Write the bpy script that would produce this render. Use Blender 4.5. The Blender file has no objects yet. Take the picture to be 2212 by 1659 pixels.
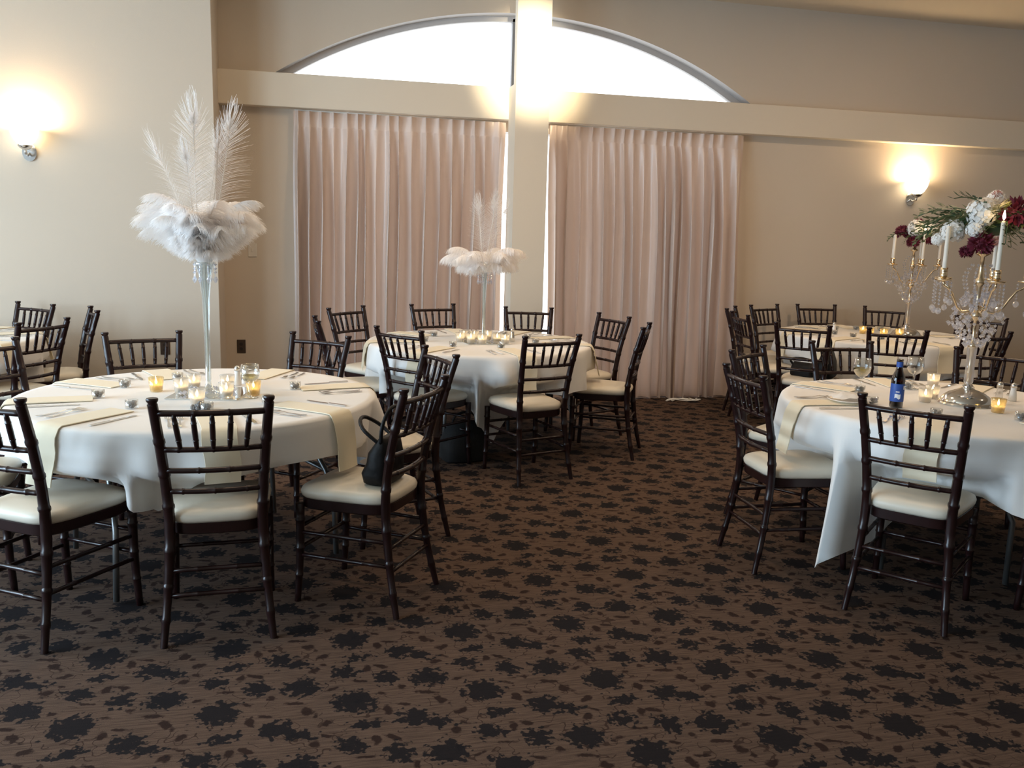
import bpy, math, random
from mathutils import Vector, Matrix
R = math.radians
PI = math.pi
rnd = random.Random(7)
scene = bpy.context.scene
col = scene.collection

# ------------------------------------------------------------------ camera
F_PX, YAW, PITCH, ROLL, CAM_H = 1878.8, .228, .1677, .0271, 1.487
cam = bpy.data.cameras.new('camera')
cam.sensor_fit = 'HORIZONTAL'
cam.sensor_width = 36.0
cam.lens = F_PX / 2212 * 36.0
cam.clip_start = .05
cam_o = bpy.data.objects.new('camera', cam)
col.objects.link(cam_o)
_f = Vector((math.sin(YAW) * math.cos(PITCH), math.cos(YAW) * math.cos(PITCH), -math.sin(PITCH)))
_r = Vector((math.cos(YAW), -math.sin(YAW), 0))
_u = _r.cross(_f)
_r2 = math.cos(ROLL) * _r + math.sin(ROLL) * _u
_u2 = -math.sin(ROLL) * _r + math.cos(ROLL) * _u
cam_o.matrix_world = Matrix(((_r2.x, _u2.x, -_f.x, 0), (_r2.y, _u2.y, -_f.y, 0), (_r2.z, _u2.z, -_f.z, CAM_H), (0, 0, 0, 1)))
scene.camera = cam_o
scene.cycles.diffuse_bounces = 10
scene.cycles.max_bounces = 14
scene.cycles.transparent_max_bounces = 16

# ------------------------------------------------------------------ light
scene.view_settings.view_transform = 'Standard'
scene.view_settings.look = 'None'
scene.view_settings.exposure = 0.26
scene.view_settings.gamma = 1.0
scene.view_settings.use_curve_mapping = False
world = bpy.data.worlds.new('overcast_sky')
scene.world = world
world.use_nodes = True
bg = world.node_tree.nodes['Background']
bg.inputs['Color'].default_value = (.93, .97, 1.0, 1)
bg.inputs['Strength'].default_value = 3.2

def lamp(name, kind, loc, power, color, rot=(0, 0, 0), **kw):
    d = bpy.data.lights.new(name, kind)
    d.energy = power
    d.color = color
    for k, v in kw.items():
        setattr(d, k, v)
    o = bpy.data.objects.new(name, d)
    col.objects.link(o)
    o.location = loc
    o.rotation_euler = rot
    return o

DAY = (.50, .76, 1.0)
WARM = (1.0, .72, .47)
# daylight through the three tall windows of the side wall
for wy, wp in ((.2, 90), (2.5, 165), (4.8, 105)):
    lamp('window_daylight', 'AREA', (-5.62, wy, 1.7), wp, DAY, (0, R(-90), 0), shape='RECTANGLE', size=2.2, size_y=1.7)
# added warm fill disks at ceiling height, all above the picture's upper edge
for lx, ly, lp in ((-.6, 4.3, 16), (1.3, 5.4, 20), (3.0, 4.2, 16), (4.9, 5.4, 24), (-2.6, 4.8, 6), (5.6, 2.6, 8)):
    lamp('ceiling_fill', 'AREA', (lx, ly, 3.63), lp, WARM, (0, 0, 0), shape='DISK', size=.35)
# adjustable spot on the ceiling turned to the column
def aim(loc, tgt):
    return (Vector(tgt) - Vector(loc)).to_track_quat('-Z', 'Y').to_euler()
_sl, _st = (1.55, 4.6, 3.55), (1.84, 7.4, 2.96)
lamp('column_spot', 'SPOT', _sl, 1250, (1.0, .86, .60), aim(_sl, _st), spot_size=R(22), spot_blend=1.0, shadow_soft_size=.06)

# ------------------------------------------------------------------ materials
MATS = {}
def mat(name, color, rough=.6, metal=0., spec=.5, coat=0., noise=None, bump=None, sheen=0., trans_c=None, emis=None):
    m = bpy.data.materials.new(name)
    m.use_nodes = True
    nt = m.node_tree
    N, L = nt.nodes, nt.links
    b = N['Principled BSDF']
    b.inputs['Base Color'].default_value = (*color, 1)
    b.inputs['Roughness'].default_value = rough
    b.inputs['Metallic'].default_value = metal
    b.inputs['Specular IOR Level'].default_value = spec
    b.inputs['Coat Weight'].default_value = coat
    b.inputs['Coat Roughness'].default_value = .15
    b.inputs['Sheen Weight'].default_value = sheen
    tc = N.new('ShaderNodeTexCoord')
    if noise:
        sc, amt = noise
        n = N.new('ShaderNodeTexNoise')
        n.inputs['Scale'].default_value = sc
        n.inputs['Detail'].default_value = 3
        L.new(tc.outputs['Object'], n.inputs['Vector'])
        mx = N.new('ShaderNodeMix')
        mx.data_type = 'RGBA'
        mx.inputs[6].default_value = (*[c * (1 - amt) for c in color], 1)
        mx.inputs[7].default_value = (*[min(1, c * (1 + amt)) for c in color], 1)
        L.new(n.outputs['Fac'], mx.inputs[0])
        L.new(mx.outputs[2], b.inputs['Base Color'])
    if bump:
        sc, st = bump
        n = N.new('ShaderNodeTexNoise')
        n.inputs['Scale'].default_value = sc
        n.inputs['Detail'].default_value = 2
        L.new(tc.outputs['Object'], n.inputs['Vector'])
        bp = N.new('ShaderNodeBump')
        bp.inputs['Strength'].default_value = st
        bp.inputs['Distance'].default_value = .01
        L.new(n.outputs['Fac'], bp.inputs['Height'])
        L.new(bp.outputs['Normal'], b.inputs['Normal'])
    if emis:
        b.inputs['Emission Color'].default_value = (*emis[0], 1)
        b.inputs['Emission Strength'].default_value = emis[1]
    if trans_c:
        t = N.new('ShaderNodeBsdfTranslucent')
        t.inputs['Color'].default_value = (*trans_c[0], 1)
        ms = N.new('ShaderNodeMixShader')
        ms.inputs[0].default_value = trans_c[1]
        L.new(b.outputs[0], ms.inputs[1])
        L.new(t.outputs[0], ms.inputs[2])
        L.new(ms.outputs[0], N['Material Output'].inputs['Surface'])
    MATS[name] = m
    return m

def glass(name, tint, refl=.9, body=0., body_c=(1, 1, 1)):
    """thin clear glass: transparent with a fresnel reflection and a little milky body"""
    m = bpy.data.materials.new(name)
    m.use_nodes = True
    nt = m.node_tree
    N, L = nt.nodes, nt.links
    N.remove(N['Principled BSDF'])
    tr = N.new('ShaderNodeBsdfTransparent')
    tr.inputs[0].default_value = (*tint, 1)
    gl = N.new('ShaderNodeBsdfGlossy')
    gl.inputs['Roughness'].default_value = .03
    gl.inputs[0].default_value = (refl, refl, refl, 1)
    lw = N.new('ShaderNodeLayerWeight')
    lw.inputs[0].default_value = .35
    ms = N.new('ShaderNodeMixShader')
    L.new(lw.outputs['Facing'], ms.inputs[0])
    L.new(tr.outputs[0], ms.inputs[1])
    L.new(gl.outputs[0], ms.inputs[2])
    out = ms
    if body:
        df = N.new('ShaderNodeBsdfTranslucent')
        df.inputs[0].default_value = (*body_c, 1)
        m2 = N.new('ShaderNodeMixShader')
        m2.inputs[0].default_value = body
        L.new(ms.outputs[0], m2.inputs[1])
        L.new(df.outputs[0], m2.inputs[2])
        out = m2
    L.new(out.outputs[0], N['Material Output'].inputs['Surface'])
    MATS[name] = m
    return m

mat('wall_paint', (.60, .51, .41), .85, noise=(1.3, .025), bump=(160, .06))
mat('beam_paint', (.70, .61, .49), .8, bump=(160, .05))
mat('ceiling_paint', (.66, .56, .43), .9, bump=(120, .05))
mat('reveal_paint', (.50, .48, .47), .8)
mat('window_metal', (.20, .20, .21), .5)
mat('wood_dark', (.017, .0052, .005), .33, spec=.40, coat=.12, noise=(30, .35))
mat('vinyl_ivory', (.76, .69, .57), .42, noise=(4, .03), bump=(9, .05))
mat('linen_white', (.86, .845, .82), .85, noise=(3, .015), bump=(420, .05), sheen=.15)
mat('linen_ivory', (.86, .775, .59), .8, bump=(420, .05), sheen=.15)
mat('table_ply', (.33, .22, .13), .6, noise=(8, .2))
mat('leg_metal', (.30, .31, .31), .38, metal=.85)
mat('steel', (.75, .74, .72), .22, metal=1.)
mat('gold', (.84, .67, .44), .25, metal=1.)
mat('silver', (.86, .83, .79), .12, metal=1.)
mat('mirror', (.80, .82, .82), .03, metal=1.)
mat('wax', (.92, .87, .78), .5, trans_c=((.95, .85, .65), .25))
mat('flame', (1, .75, .35), .5, emis=((1, .72, .34), 26))
mat('wick', (.02, .02, .02), .9)
mat('feather', (.95, .93, .92), .8, trans_c=((.985, .97, .96), .5))
mat('quill', (.86, .80, .72), .5)
mat('leather_black', (.006, .0055, .006), .55, spec=.3, noise=(9, .3), bump=(22, .5))
mat('fabric_black', (.016, .015, .015), .8, bump=(90, .15))
mat('plastic_brown', (.055, .033, .020), .4)
mat('plastic_dark', (.02, .013, .01), .4)
mat('plastic_pale', (.66, .60, .52), .45)
mat('candy_grey', (.20, .19, .185), .6, noise=(60, .3))
mat('porcelain', (.88, .86, .83), .2)
mat('white_paint', (.85, .85, .83), .5)
mat('petal_white', (.92, .91, .88), .7, trans_c=((.95, .93, .9), .25))
mat('petal_burgundy', (.135, .010, .028), .65, noise=(20, .3))
mat('petal_blush', (.62, .36, .30), .65)
mat('leaf_green', (.060, .100, .040), .55, noise=(14, .4))
mat('leaf_olive', (.11, .13, .045), .55, noise=(14, .3))
mat('bottle_label', (.025, .085, .36), .5, noise=(30, .25))
mat('label_white', (.82, .84, .88), .5)
mat('bulb_glow', (1, .95, .85), .5, emis=((1, .84, .58), 14))
mat('curtain_satin', (.58, .46, .39), .34, spec=.6, noise=(1.5, .06), bump=(500, .04), sheen=.3, trans_c=((.55, .40, .33), .10))
glass('clear_glass', (.97, .98, .98), .95)
glass('vase_glass', (.90, .93, .93), 1.0, .10)
glass('window_glass', (.99, 1, 1), .25)
glass('amber_glass', (.95, .86, .62), .9, .25, (1, .88, .62))
glass('frost_glass', (.90, .91, .92), .95, .25, (1, .97, .92))
mat('lamp_shade', (.9, .85, .75), .5, emis=((1, .86, .60), 5.0))
glass('crystal', (.84, .85, .90), 1.0, .34, (.95, .96, 1))
glass('brown_glass', (.13, .045, .02), .7)
glass('wine', (.93, .86, .50), .5, .12, (1, .9, .5))

def carpet():
    m = bpy.data.materials.new('carpet_pattern')
    m.use_nodes = True
    nt = m.node_tree
    N, L = nt.nodes, nt.links
    b = N['Principled BSDF']
    b.inputs['Roughness'].default_value = .95
    b.inputs['Specular IOR Level'].default_value = .12
    def math_(op, a, c=None, clamp=False):
        n = N.new('ShaderNodeMath')
        n.operation = op
        n.use_clamp = clamp
        for i, v in enumerate((a, c)):
            if v is None:
                continue
            if isinstance(v, (int, float)):
                n.inputs[i].default_value = v
            else:
                L.new(v, n.inputs[i])
        return n.outputs[0]
    def vmath(op, a, c=None):
        n = N.new('ShaderNodeVectorMath')
        n.operation = op
        for i, v in enumerate((a, c)):
            if v is None:
                continue
            if isinstance(v, tuple):
                n.inputs[i].default_value = v
            else:
                L.new(v, n.inputs[i])
        return n.outputs['Value'] if op in ('LENGTH', 'DOT_PRODUCT') else n.outputs['Vector']
    def noise(vec, scale, detail=2, rough=.5):
        n = N.new('ShaderNodeTexNoise')
        n.inputs['Scale'].default_value = scale
        n.inputs['Detail'].default_value = detail
        n.inputs['Roughness'].default_value = rough
        L.new(vec, n.inputs['Vector'])
        return n
    geo = N.new('ShaderNodeNewGeometry')
    P = geo.outputs['Position']
    TX, TY = .42, .44
    tile = vmath('MULTIPLY', P, (1 / TX, 1 / TY, 0))
    # ragged leaf edges: noise that repeats with the tile is not needed, each blot frays a little differently
    fr = noise(P, 42, 1, .5).outputs['Fac']
    frc = math_('MULTIPLY', math_('SUBTRACT', fr, .5), 2.6)
    wob = noise(P, 130, 1).outputs['Fac']
    frc = math_('ADD', frc, math_('MULTIPLY', math_('SUBTRACT', wob, .5), .8))
    # u, v (tile), radius u, radius v (metres), turn, big?
    blots = [(.285, .966, .070, .076, 10, 1), (.708, .689, .055, .052, -8, 1), (.85, .612, .056, .030, -22, 1), (.34, .644, .050, .027, 14, 1),
             (.226, .413, .048, .042, -28, 1), (.551, .278, .044, .052, 12, 1), (.885, .226, .068, .056, -12, 1), (.90, .27, .035, .05, 0, 1),
             (.521, .822, .016, .030, 8, 0), (.632, .876, .028, .009, -14, 0), (.410, .454, .015, .026, -8, 0), (.520, .466, .030, .013, -32, 0),
             (.928, .890, .019, .026, 25, 0), (.058, .710, .026, .015, 30, 0), (.985, .476, .022, .017, 40, 0), (.318, .266, .026, .007, -10, 0),
             (.834, .015, .036, .011, -12, 0), (.991, .826, .009, .012, 0, 0), (.11, .17, .022, .010, 24, 0), (.06, .56, .016, .008, -30, 0),
             (.50, .05, .020, .009, -25, 0), (.66, .12, .013, .016, 0, 0)]
    def field(lst):
        cur = None
        for (u, v, ru, rv, a, big) in lst:
            q = vmath('SUBTRACT', tile, (u - .5, v - .5, 0))
            q = vmath('FRACTION', q)
            q = vmath('SUBTRACT', q, (.5, .5, 0))
            ca, sa = math.cos(R(a)), math.sin(R(a))
            d1 = vmath('DOT_PRODUCT', q, (TX * ca / ru, TY * sa / ru, 0))
            d2 = vmath('DOT_PRODUCT', q, (-TX * sa / rv, TY * ca / rv, 0))
            d = math_('SQRT', math_('ADD', math_('MULTIPLY', d1, d1), math_('MULTIPLY', d2, d2)))
            # distance scaled back to about metres so that all edges fray alike
            k = math.sqrt(ru * rv)
            d = math_('MULTIPLY', math_('SUBTRACT', d, .90), k / .05)
            cur = d if cur is None else math_('MINIMUM', cur, d)
        return cur
    def edge(dist, fray, soft):
        s = math_('ADD', dist, math_('MULTIPLY', frc, fray))
        return math_('SUBTRACT', 1.0, math_('MULTIPLY', math_('ADD', s, soft), 1 / (2 * soft)), True)
    mb = edge(field([x for x in blots if x[5]]), .95, .10)
    ms = edge(field([x for x in blots if not x[5]]), .26, .08)
    # thin tendrils: contour lines of a soft noise, broken up by a second one
    tn = noise(P, 16, 1).outputs['Fac']
    line = math_('LESS_THAN', math_('ABSOLUTE', math_('SUBTRACT', tn, .5)), .011)
    brk = math_('GREATER_THAN', noise(P, 9, 1).outputs['Fac'], .52)
    tend = math_('MULTIPLY', math_('MULTIPLY', line, brk), .75)
    # woven streaks across the room
    sv = vmath('MULTIPLY', P, (9, 130, 1))
    st = noise(sv, 1.0, 3, .65).outputs['Fac']
    fine = noise(P, 420, 1).outputs['Fac']
    st2 = math_('ADD', math_('MULTIPLY', st, .75), math_('MULTIPLY', fine, .25))
    ramp = N.new('ShaderNodeValToRGB')
    ramp.color_ramp.elements[0].position = .30
    ramp.color_ramp.elements[0].color = (.054, .034, .025, 1)
    ramp.color_ramp.elements[1].position = .70
    ramp.color_ramp.elements[1].color = (.152, .099, .073, 1)
    L.new(st2, ramp.inputs[0])
    def mixc(fac, a, c):
        n = N.new('ShaderNodeMix')
        n.data_type = 'RGBA'
        L.new(fac, n.inputs[0])
        L.new(a, n.inputs[6])
        n.inputs[7].default_value = (*c, 1)
        return n.outputs[2]
    c = mixc(tend, ramp.outputs[0], (.030, .016, .012))
    c = mixc(math_('MULTIPLY', ms, .92), c, (.022, .011, .009))
    c = mixc(math_('MULTIPLY', mb, .95), c, (.0105, .0095, .0115))
    L.new(c, b.inputs['Base Color'])
    bp = N.new('ShaderNodeBump')
    bp.inputs['Strength'].default_value = .25
    bp.inputs['Distance'].default_value = .004
    L.new(fine, bp.inputs['Height'])
    L.new(bp.outputs[0], b.inputs['Normal'])
    MATS['carpet'] = m
carpet()

# ------------------------------------------------------------------ mesh helpers
class MB:
    def __init__(s):
        s.v, s.f = [], []
    def add(s, vs, fs):
        k = len(s.v)
        s.v += [tuple(p) for p in vs]
        s.f += [tuple(i + k for i in f) for f in fs]
        return s
    def box(s, lo, hi, ch=0.):
        (x0, y0, z0), (x1, y1, z1) = lo, hi
        if ch <= 0:
            return s.add([(x, y, z) for z in (z0, z1) for y in (y0, y1) for x in (x0, x1)],
                         [(0, 2, 3, 1), (4, 5, 7, 6), (0, 1, 5, 4), (2, 6, 7, 3), (0, 4, 6, 2), (1, 3, 7, 5)])
        ring = lambda i, z: [(x0 + i + ch, y0 + i, z), (x1 - i - ch, y0 + i, z), (x1 - i, y0 + i + ch, z), (x1 - i, y1 - i - ch, z), (x1 - i - ch, y1 - i, z), (x0 + i + ch, y1 - i, z), (x0 + i, y1 - i - ch, z), (x0 + i, y0 + i + ch, z)]
        rs = [ring(ch * .6, z0), ring(0, z0 + ch), ring(0, z1 - ch), ring(ch * .6, z1)]
        return s.rings(rs, True)
    def rings(s, rs, caps=True, close=True):
        n = len(rs[0])
        vs = [p for r in rs for p in r]
        fs = []
        for i in range(len(rs) - 1):
            for j in range(n if close else n - 1):
                a, b_ = i * n + j, i * n + (j + 1) % n
                fs.append((a, b_, b_ + n, a + n))
        if caps:
            fs.append(tuple(range(n - 1, -1, -1)))
            fs.append(tuple((len(rs) - 1) * n + j for j in range(n)))
        return s.add(vs, fs)
    def lathe(s, prof, n=20, c=(0, 0, 0), caps=True):
        return s.rings([[(c[0] + r * math.cos(2 * PI * j / n), c[1] + r * math.sin(2 * PI * j / n), c[2] + z) for j in range(n)] for r, z in prof], caps)
    def tube(s, pts, rad, n=8, caps=True):
        pts = [Vector(p) for p in pts]
        if not isinstance(rad, (list, tuple)):
            rad = [rad] * len(pts)
        d0 = (pts[1] - pts[0]).normalized()
        up = Vector((0, 0, 1)) if abs(d0.z) < .9 else Vector((1, 0, 0))
        a = d0.cross(up).normalized()
        rs = []
        for i, p in enumerate(pts):
            d = (pts[min(i + 1, len(pts) - 1)] - pts[max(i - 1, 0)]).normalized()
            a = (a - d * a.dot(d)).normalized()
            b_ = d.cross(a)
            rs.append([p + rad[i] * (math.cos(2 * PI * j / n) * a + math.sin(2 * PI * j / n) * b_) for j in range(n)])
        return s.rings(rs, caps)
    def ball(s, c, r, nu=8, nv=6, sq=(1, 1, 1)):
        rs = []
        for i in range(1, nv):
            t = PI * i / nv
            rs.append([(c[0] + sq[0] * r * math.sin(t) * math.cos(2 * PI * j / nu), c[1] + sq[1] * r * math.sin(t) * math.sin(2 * PI * j / nu), c[2] - sq[2] * r * math.cos(t)) for j in range(nu)])
        k = len(s.v)
        s.rings(rs, False)
        b0, t0 = len(s.v), len(s.v) + 1
        s.v += [(c[0], c[1], c[2] - sq[2] * r), (c[0], c[1], c[2] + sq[2] * r)]
        m = k + (nv - 2) * nu
        for j in range(nu):
            s.f.append((b0, k + (j + 1) % nu, k + j))
            s.f.append((t0, m + j, m + (j + 1) % nu))
        return s
    def gem(s, c, r, h=None):
        h = h or r
        k = len(s.v)
        s.v += [(c[0], c[1], c[2] + h)] + [(c[0] + r * math.cos(R(60 * j)), c[1] + r * math.sin(R(60 * j)), c[2] + .15 * h) for j in range(6)] + [(c[0], c[1], c[2] - h)]
        for j in range(6):
            s.f += [(k, k + 1 + j, k + 1 + (j + 1) % 6), (k + 7, k + 1 + (j + 1) % 6, k + 1 + j)]
        return s
    def grid(s, rows, close=False):
        n = len(rows[0])
        fs = []
        for i in range(len(rows) - 1):
            for j in range(n if close else n - 1):
                a, b_ = i * n + j, i * n + (j + 1) % n
                fs.append((a, b_, b_ + n, a + n))
        return s.add([p for r in rows for p in r], fs)
    def mesh(s, name, m, smooth=True):
        me = bpy.data.meshes.new(name)
        me.from_pydata(s.v, [], s.f)
        me.materials.append(MATS[m])
        if smooth:
            me.shade_smooth()
        me.update()
        return me
    def build(s, name, m, parent=None, smooth=True, loc=None, auto=None):
        me = s.mesh(name, m, smooth)
        if auto and smooth:
            me.set_sharp_from_angle(angle=R(auto))
        return obj(name, me, parent, loc)

def obj(name, me, parent=None, loc=None):
    o = bpy.data.objects.new(name, me)
    col.objects.link(o)
    if parent:
        o.parent = parent
    if loc:
        o.location = loc
    return o

def thing(name, label, cat, loc=(0, 0, 0), rz=0., group=None):
    o = bpy.data.objects.new(name, None)
    o.empty_display_size = .1
    col.objects.link(o)
    o.location = loc
    o.rotation_euler = (0, 0, rz)
    return tag(o, label, cat, group)

def tag(o, label, cat, group=None):
    o['label'] = label
    o['category'] = cat
    if group:
        o['group'] = group
    return o

def struct(o):
    o['kind'] = 'structure'
    return o

def dup(root, loc, rz, label, group=None):
    r = root.copy()
    col.objects.link(r)
    r.location = loc
    r.rotation_euler = (0, 0, rz)
    r['label'] = label
    if group:
        r['group'] = group
    for ch in list(root.children):
        c = ch.copy()
        col.objects.link(c)
        c.parent = r
        for g in list(ch.children):
            d = g.copy()
            col.objects.link(d)
            d.parent = c
    return r

# ------------------------------------------------------------------ the room
WY, CZ = 7.78, 3.65            # back wall plane, ceiling height
XL, XR, YF = -5.5, 9.0, -4.0
struct(MB().grid([[(x, y, 0) for x in (XL, XR)] for y in (YF, WY)]).build('floor', 'carpet', smooth=False))
struct(MB().box((XL, YF, CZ), (XR, WY + .2, CZ + .12)).build('ceiling', 'ceiling_paint', smooth=False))

# back wall: an arched upper window and a wide curtained window below are cut out of it
AX, AH, ABZ, ARISE = 1.875, 2.185, 2.755, .645
AR = (AH ** 2 + ARISE ** 2) / (2 * ARISE)
def arch(x, inset=0.):
    d = abs(x - AX)
    r = AR - inset
    if d >= AH - inset * 2.2:
        return ABZ
    return max(ABZ, ABZ + math.sqrt(r * r - d * d) - (AR - ARISE))
WL0, WL1, WLZ0, WLZ1 = .02, 3.86, .06, 2.40
TH = .20
mb = MB()
xs = sorted(set([-.74, WL0, WL1, 9.0] + [AX - AH + 2 * AH * i / 56 for i in range(57)]))
for xa, xb in zip(xs, xs[1:]):
    xm = (xa + xb) / 2
    quads = []
    if WL0 < xm < WL1:
        quads += [((0, 0), (WLZ0, WLZ0)), ((WLZ1, WLZ1), (ABZ, ABZ))]
    else:
        quads += [((0, 0), (ABZ, ABZ))]
    quads.append(((arch(xa), arch(xb)), (CZ, CZ)))
    for (l0, l1), (h0, h1) in quads:
        mb.add([(xa, WY, l0), (xb, WY, l1), (xb, WY, h1), (xa, WY, h0)], [(0, 1, 2, 3)])
        mb.add([(xa, WY + TH, l0), (xb, WY + TH, l1), (xb, WY + TH, h1), (xa, WY + TH, h0)], [(3, 2, 1, 0)])
mb.build('wall_back', 'wall_paint', smooth=False)
struct(bpy.data.objects['wall_back'])
rv = MB()
ax_ = [AX - AH + 2 * AH * i / 56 for i in range(57)]
rv.grid([[(x, WY, arch(x)) for x in ax_], [(x, WY + TH, arch(x)) for x in ax_]])
rv.add([(AX - AH, WY, ABZ), (AX + AH, WY, ABZ), (AX + AH, WY + TH, ABZ), (AX - AH, WY + TH, ABZ)], [(0, 1, 2, 3)])
rv.add([(WL0, WY, WLZ0), (WL1, WY, WLZ0), (WL1, WY + TH, WLZ0), (WL0, WY + TH, WLZ0)], [(0, 1, 2, 3)])
rv.add([(WL0, WY, WLZ1), (WL1, WY, WLZ1), (WL1, WY + TH, WLZ1), (WL0, WY + TH, WLZ1)], [(0, 3, 2, 1)])
for x in (WL0, WL1):
    rv.add([(x, WY, WLZ0), (x, WY + TH, WLZ0), (x, WY + TH, WLZ1), (x, WY, WLZ1)], [(0, 1, 2, 3)])
rv.build('reveal', 'reveal_paint', bpy.data.objects['wall_back'], smooth=False)

# arched window: pane, curved frame, thin mullion
GY = WY + .15
w1 = thing('window_1', 'wide arched window above the cream beam, white sky behind', 'window')
w1['kind'] = 'structure'
pn = MB()
for half in (0, 1):
    pts = [x for x in ax_ if (x <= 1.765 if half == 0 else x >= 1.765)]
    pts = (pts + [1.765]) if half == 0 else ([1.765] + pts)
    p = MB().grid([[(x, GY, ABZ) for x in pts], [(x, GY, arch(x)) for x in pts]])
    p.build('pane', 'window_glass', w1, smooth=False)
fr_ = MB()
prof = [(0, -.03), (0, .03), (.045, .03), (.045, -.03)]
fr_.rings([[(AX + (x - AX) * (1 - i * .35), GY + dy, max(ABZ + .002, arch(x) - i)) for i, dy in prof] for x in ax_], True)
fr_.build('window_frame', 'reveal_paint', w1, smooth=False)
MB().box((1.752, GY - .03, ABZ), (1.778, GY + .03, arch(1.765) - .02)).build('mullion', 'window_metal', w1, smooth=False)
w2 = thing('window_2', 'wide lower window hidden behind the taupe curtains', 'window')
w2['kind'] = 'structure'
for i in range(4):
    xa, xb = WL0 + (WL1 - WL0) * i / 4, WL0 + (WL1 - WL0) * (i + 1) / 4
    MB().add([(xa, GY, WLZ0), (xb, GY, WLZ0), (xb, GY, WLZ1), (xa, GY, WLZ1)], [(0, 1, 2, 3)]).build('pane', 'window_glass', w2, smooth=False)
    if i != 2:
        MB().box((xa - .02, GY - .03, WLZ0), (xa + .02, GY + .03, WLZ1)).build('window_frame', 'window_metal', w2, smooth=False)

struct(MB().box((-.73, WY - .12, 2.49), (XR, WY, 2.757), .004).build('trim_1', 'beam_paint', smooth=False))
cm = MB().box((1.683, 7.40, 2.757), (1.975, 7.49, CZ), .0)
cm.box((1.683, 7.40, 0), (1.975, WY - .115, 2.757), .0)
struct(cm.build('column', 'beam_paint', smooth=False))
# projecting wall of the alcove side, other walls
struct(MB().box((XL, 7.30, 0), (-.722, WY + .2, CZ), .004).build('wall_alcove', 'wall_paint', smooth=False))
struct(MB().box((XR, YF, 0), (XR + .2, WY + .2, CZ)).build('wall_right', 'wall_paint', smooth=False))
struct(MB().box((XL, YF - .2, 0), (XR, YF, CZ)).build('wall_front', 'wall_paint', smooth=False))
wl = MB()
ys = [YF, -.85, 1.25, 1.45, 3.55, 3.75, 5.85, 7.3]
for i, (a, b_) in enumerate(zip(ys, ys[1:])):
    if i % 2 == 0:
        wl.box((XL - .2, a, 0), (XL, b_, CZ))
    else:
        wl.box((XL - .2, a, 0), (XL, b_, .55))
        wl.box((XL - .2, a, 2.85), (XL, b_, CZ))
struct(wl.build('wall_left', 'wall_paint', smooth=False))

# ------------------------------------------------------------------ curtains
def curtain(name, label, x0, x1, xb0, xb1, seed):
    """x0..x1 at the heading, xb0..xb1 at the hem"""
    r = random.Random(seed)
    t = thing(name, label, 'curtain', ((x0 + x1) / 2, 7.69, 0), 0, 'pinch-pleated window curtains')
    ox = (x0 + x1) / 2
    npl = 18
    wd = [r.uniform(.6, 1.5) for _ in range(npl)]
    tot = sum(wd)
    edges = [0]
    for w in wd:
        edges.append(edges[-1] + w / tot)
    amp = [r.uniform(.55, 1.25) for _ in range(npl)]
    sk = [r.uniform(-.16, .16) for _ in range(npl)]
    sub = 12
    us = []
    for i in range(npl):
        for k in range(sub):
            us.append((i, k / sub, edges[i] + (edges[i + 1] - edges[i]) * k / sub))
    us.append((npl - 1, 1.0, 1.0))
    HZ = 2.345
    def pos(i, k, u, z):
        f = 1 - z / HZ
        fs = min(1, max(0, f * 3.2)) ** .7
        kk = min(1, max(0, k + sk[i] * math.sin(PI * k) * f))
        s = .5 - .5 * math.cos(2 * PI * kk)
        s = s ** 1.25
        A = (.036 + .095 * fs) * amp[i] * (1 - .10 * f)
        wob = .012 * math.sin(z * 2.1 + i * 1.9) * fs
        x = (x0 + (x1 - x0) * u) * (1 - f) + (xb0 + (xb1 - xb0) * u) * f
        x += .026 * math.sin(2 * PI * kk) * fs * amp[i] + wob * .8
        return (x - ox, -A * s + .02 - .01 * math.sin(9 * u + seed), z)
    zs = [.012, .1, .25, .45, .7, .95, 1.2, 1.45, 1.65, 1.85, 2.0, 2.1, 2.18, 2.25, 2.30, 2.345]
    MB().grid([[pos(i, k, u, z) for i, k, u in us] for z in zs]).build('curtain_panel', 'curtain_satin', t)
    # stiffened heading: flat stretches between pinched triple folds
    def head(i, k, u, z):
        g = (z - HZ) / .125
        p = max(0, 1 - abs(k - .5) / .22)
        tri = p * (.6 + .4 * abs(math.cos(3 * PI * (k - .5) / .44)))
        y = -(.030 * amp[i] * (.5 - .5 * math.cos(2 * PI * k)) ** 1.25 * (1 - g) + .040 * tri * g)
        return ((x0 + (x1 - x0) * u) - ox, y + .02 - .01 * math.sin(9 * u + seed), z)
    MB().grid([[head(i, k, u, z) for i, k, u in us] for z in (2.345, 2.37, 2.40, 2.44, 2.47)]).build('pleat_heading', 'curtain_satin', t)
    MB().tube([(x0 - ox + .01, .045, 2.475), (x1 - ox - .01, .045, 2.475)], .010, 8).build('track', 'plastic_pale', t)
    return t
curtain('curtain', 'taupe satin curtain hanging between the alcove wall and the column', -.135, 1.672, -.165, 1.645, 3)
curtain('curtain', 'taupe satin curtain hanging from the column towards the lit wall lamp', 2.072, 3.94, 2.112, 4.0, 11)

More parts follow.
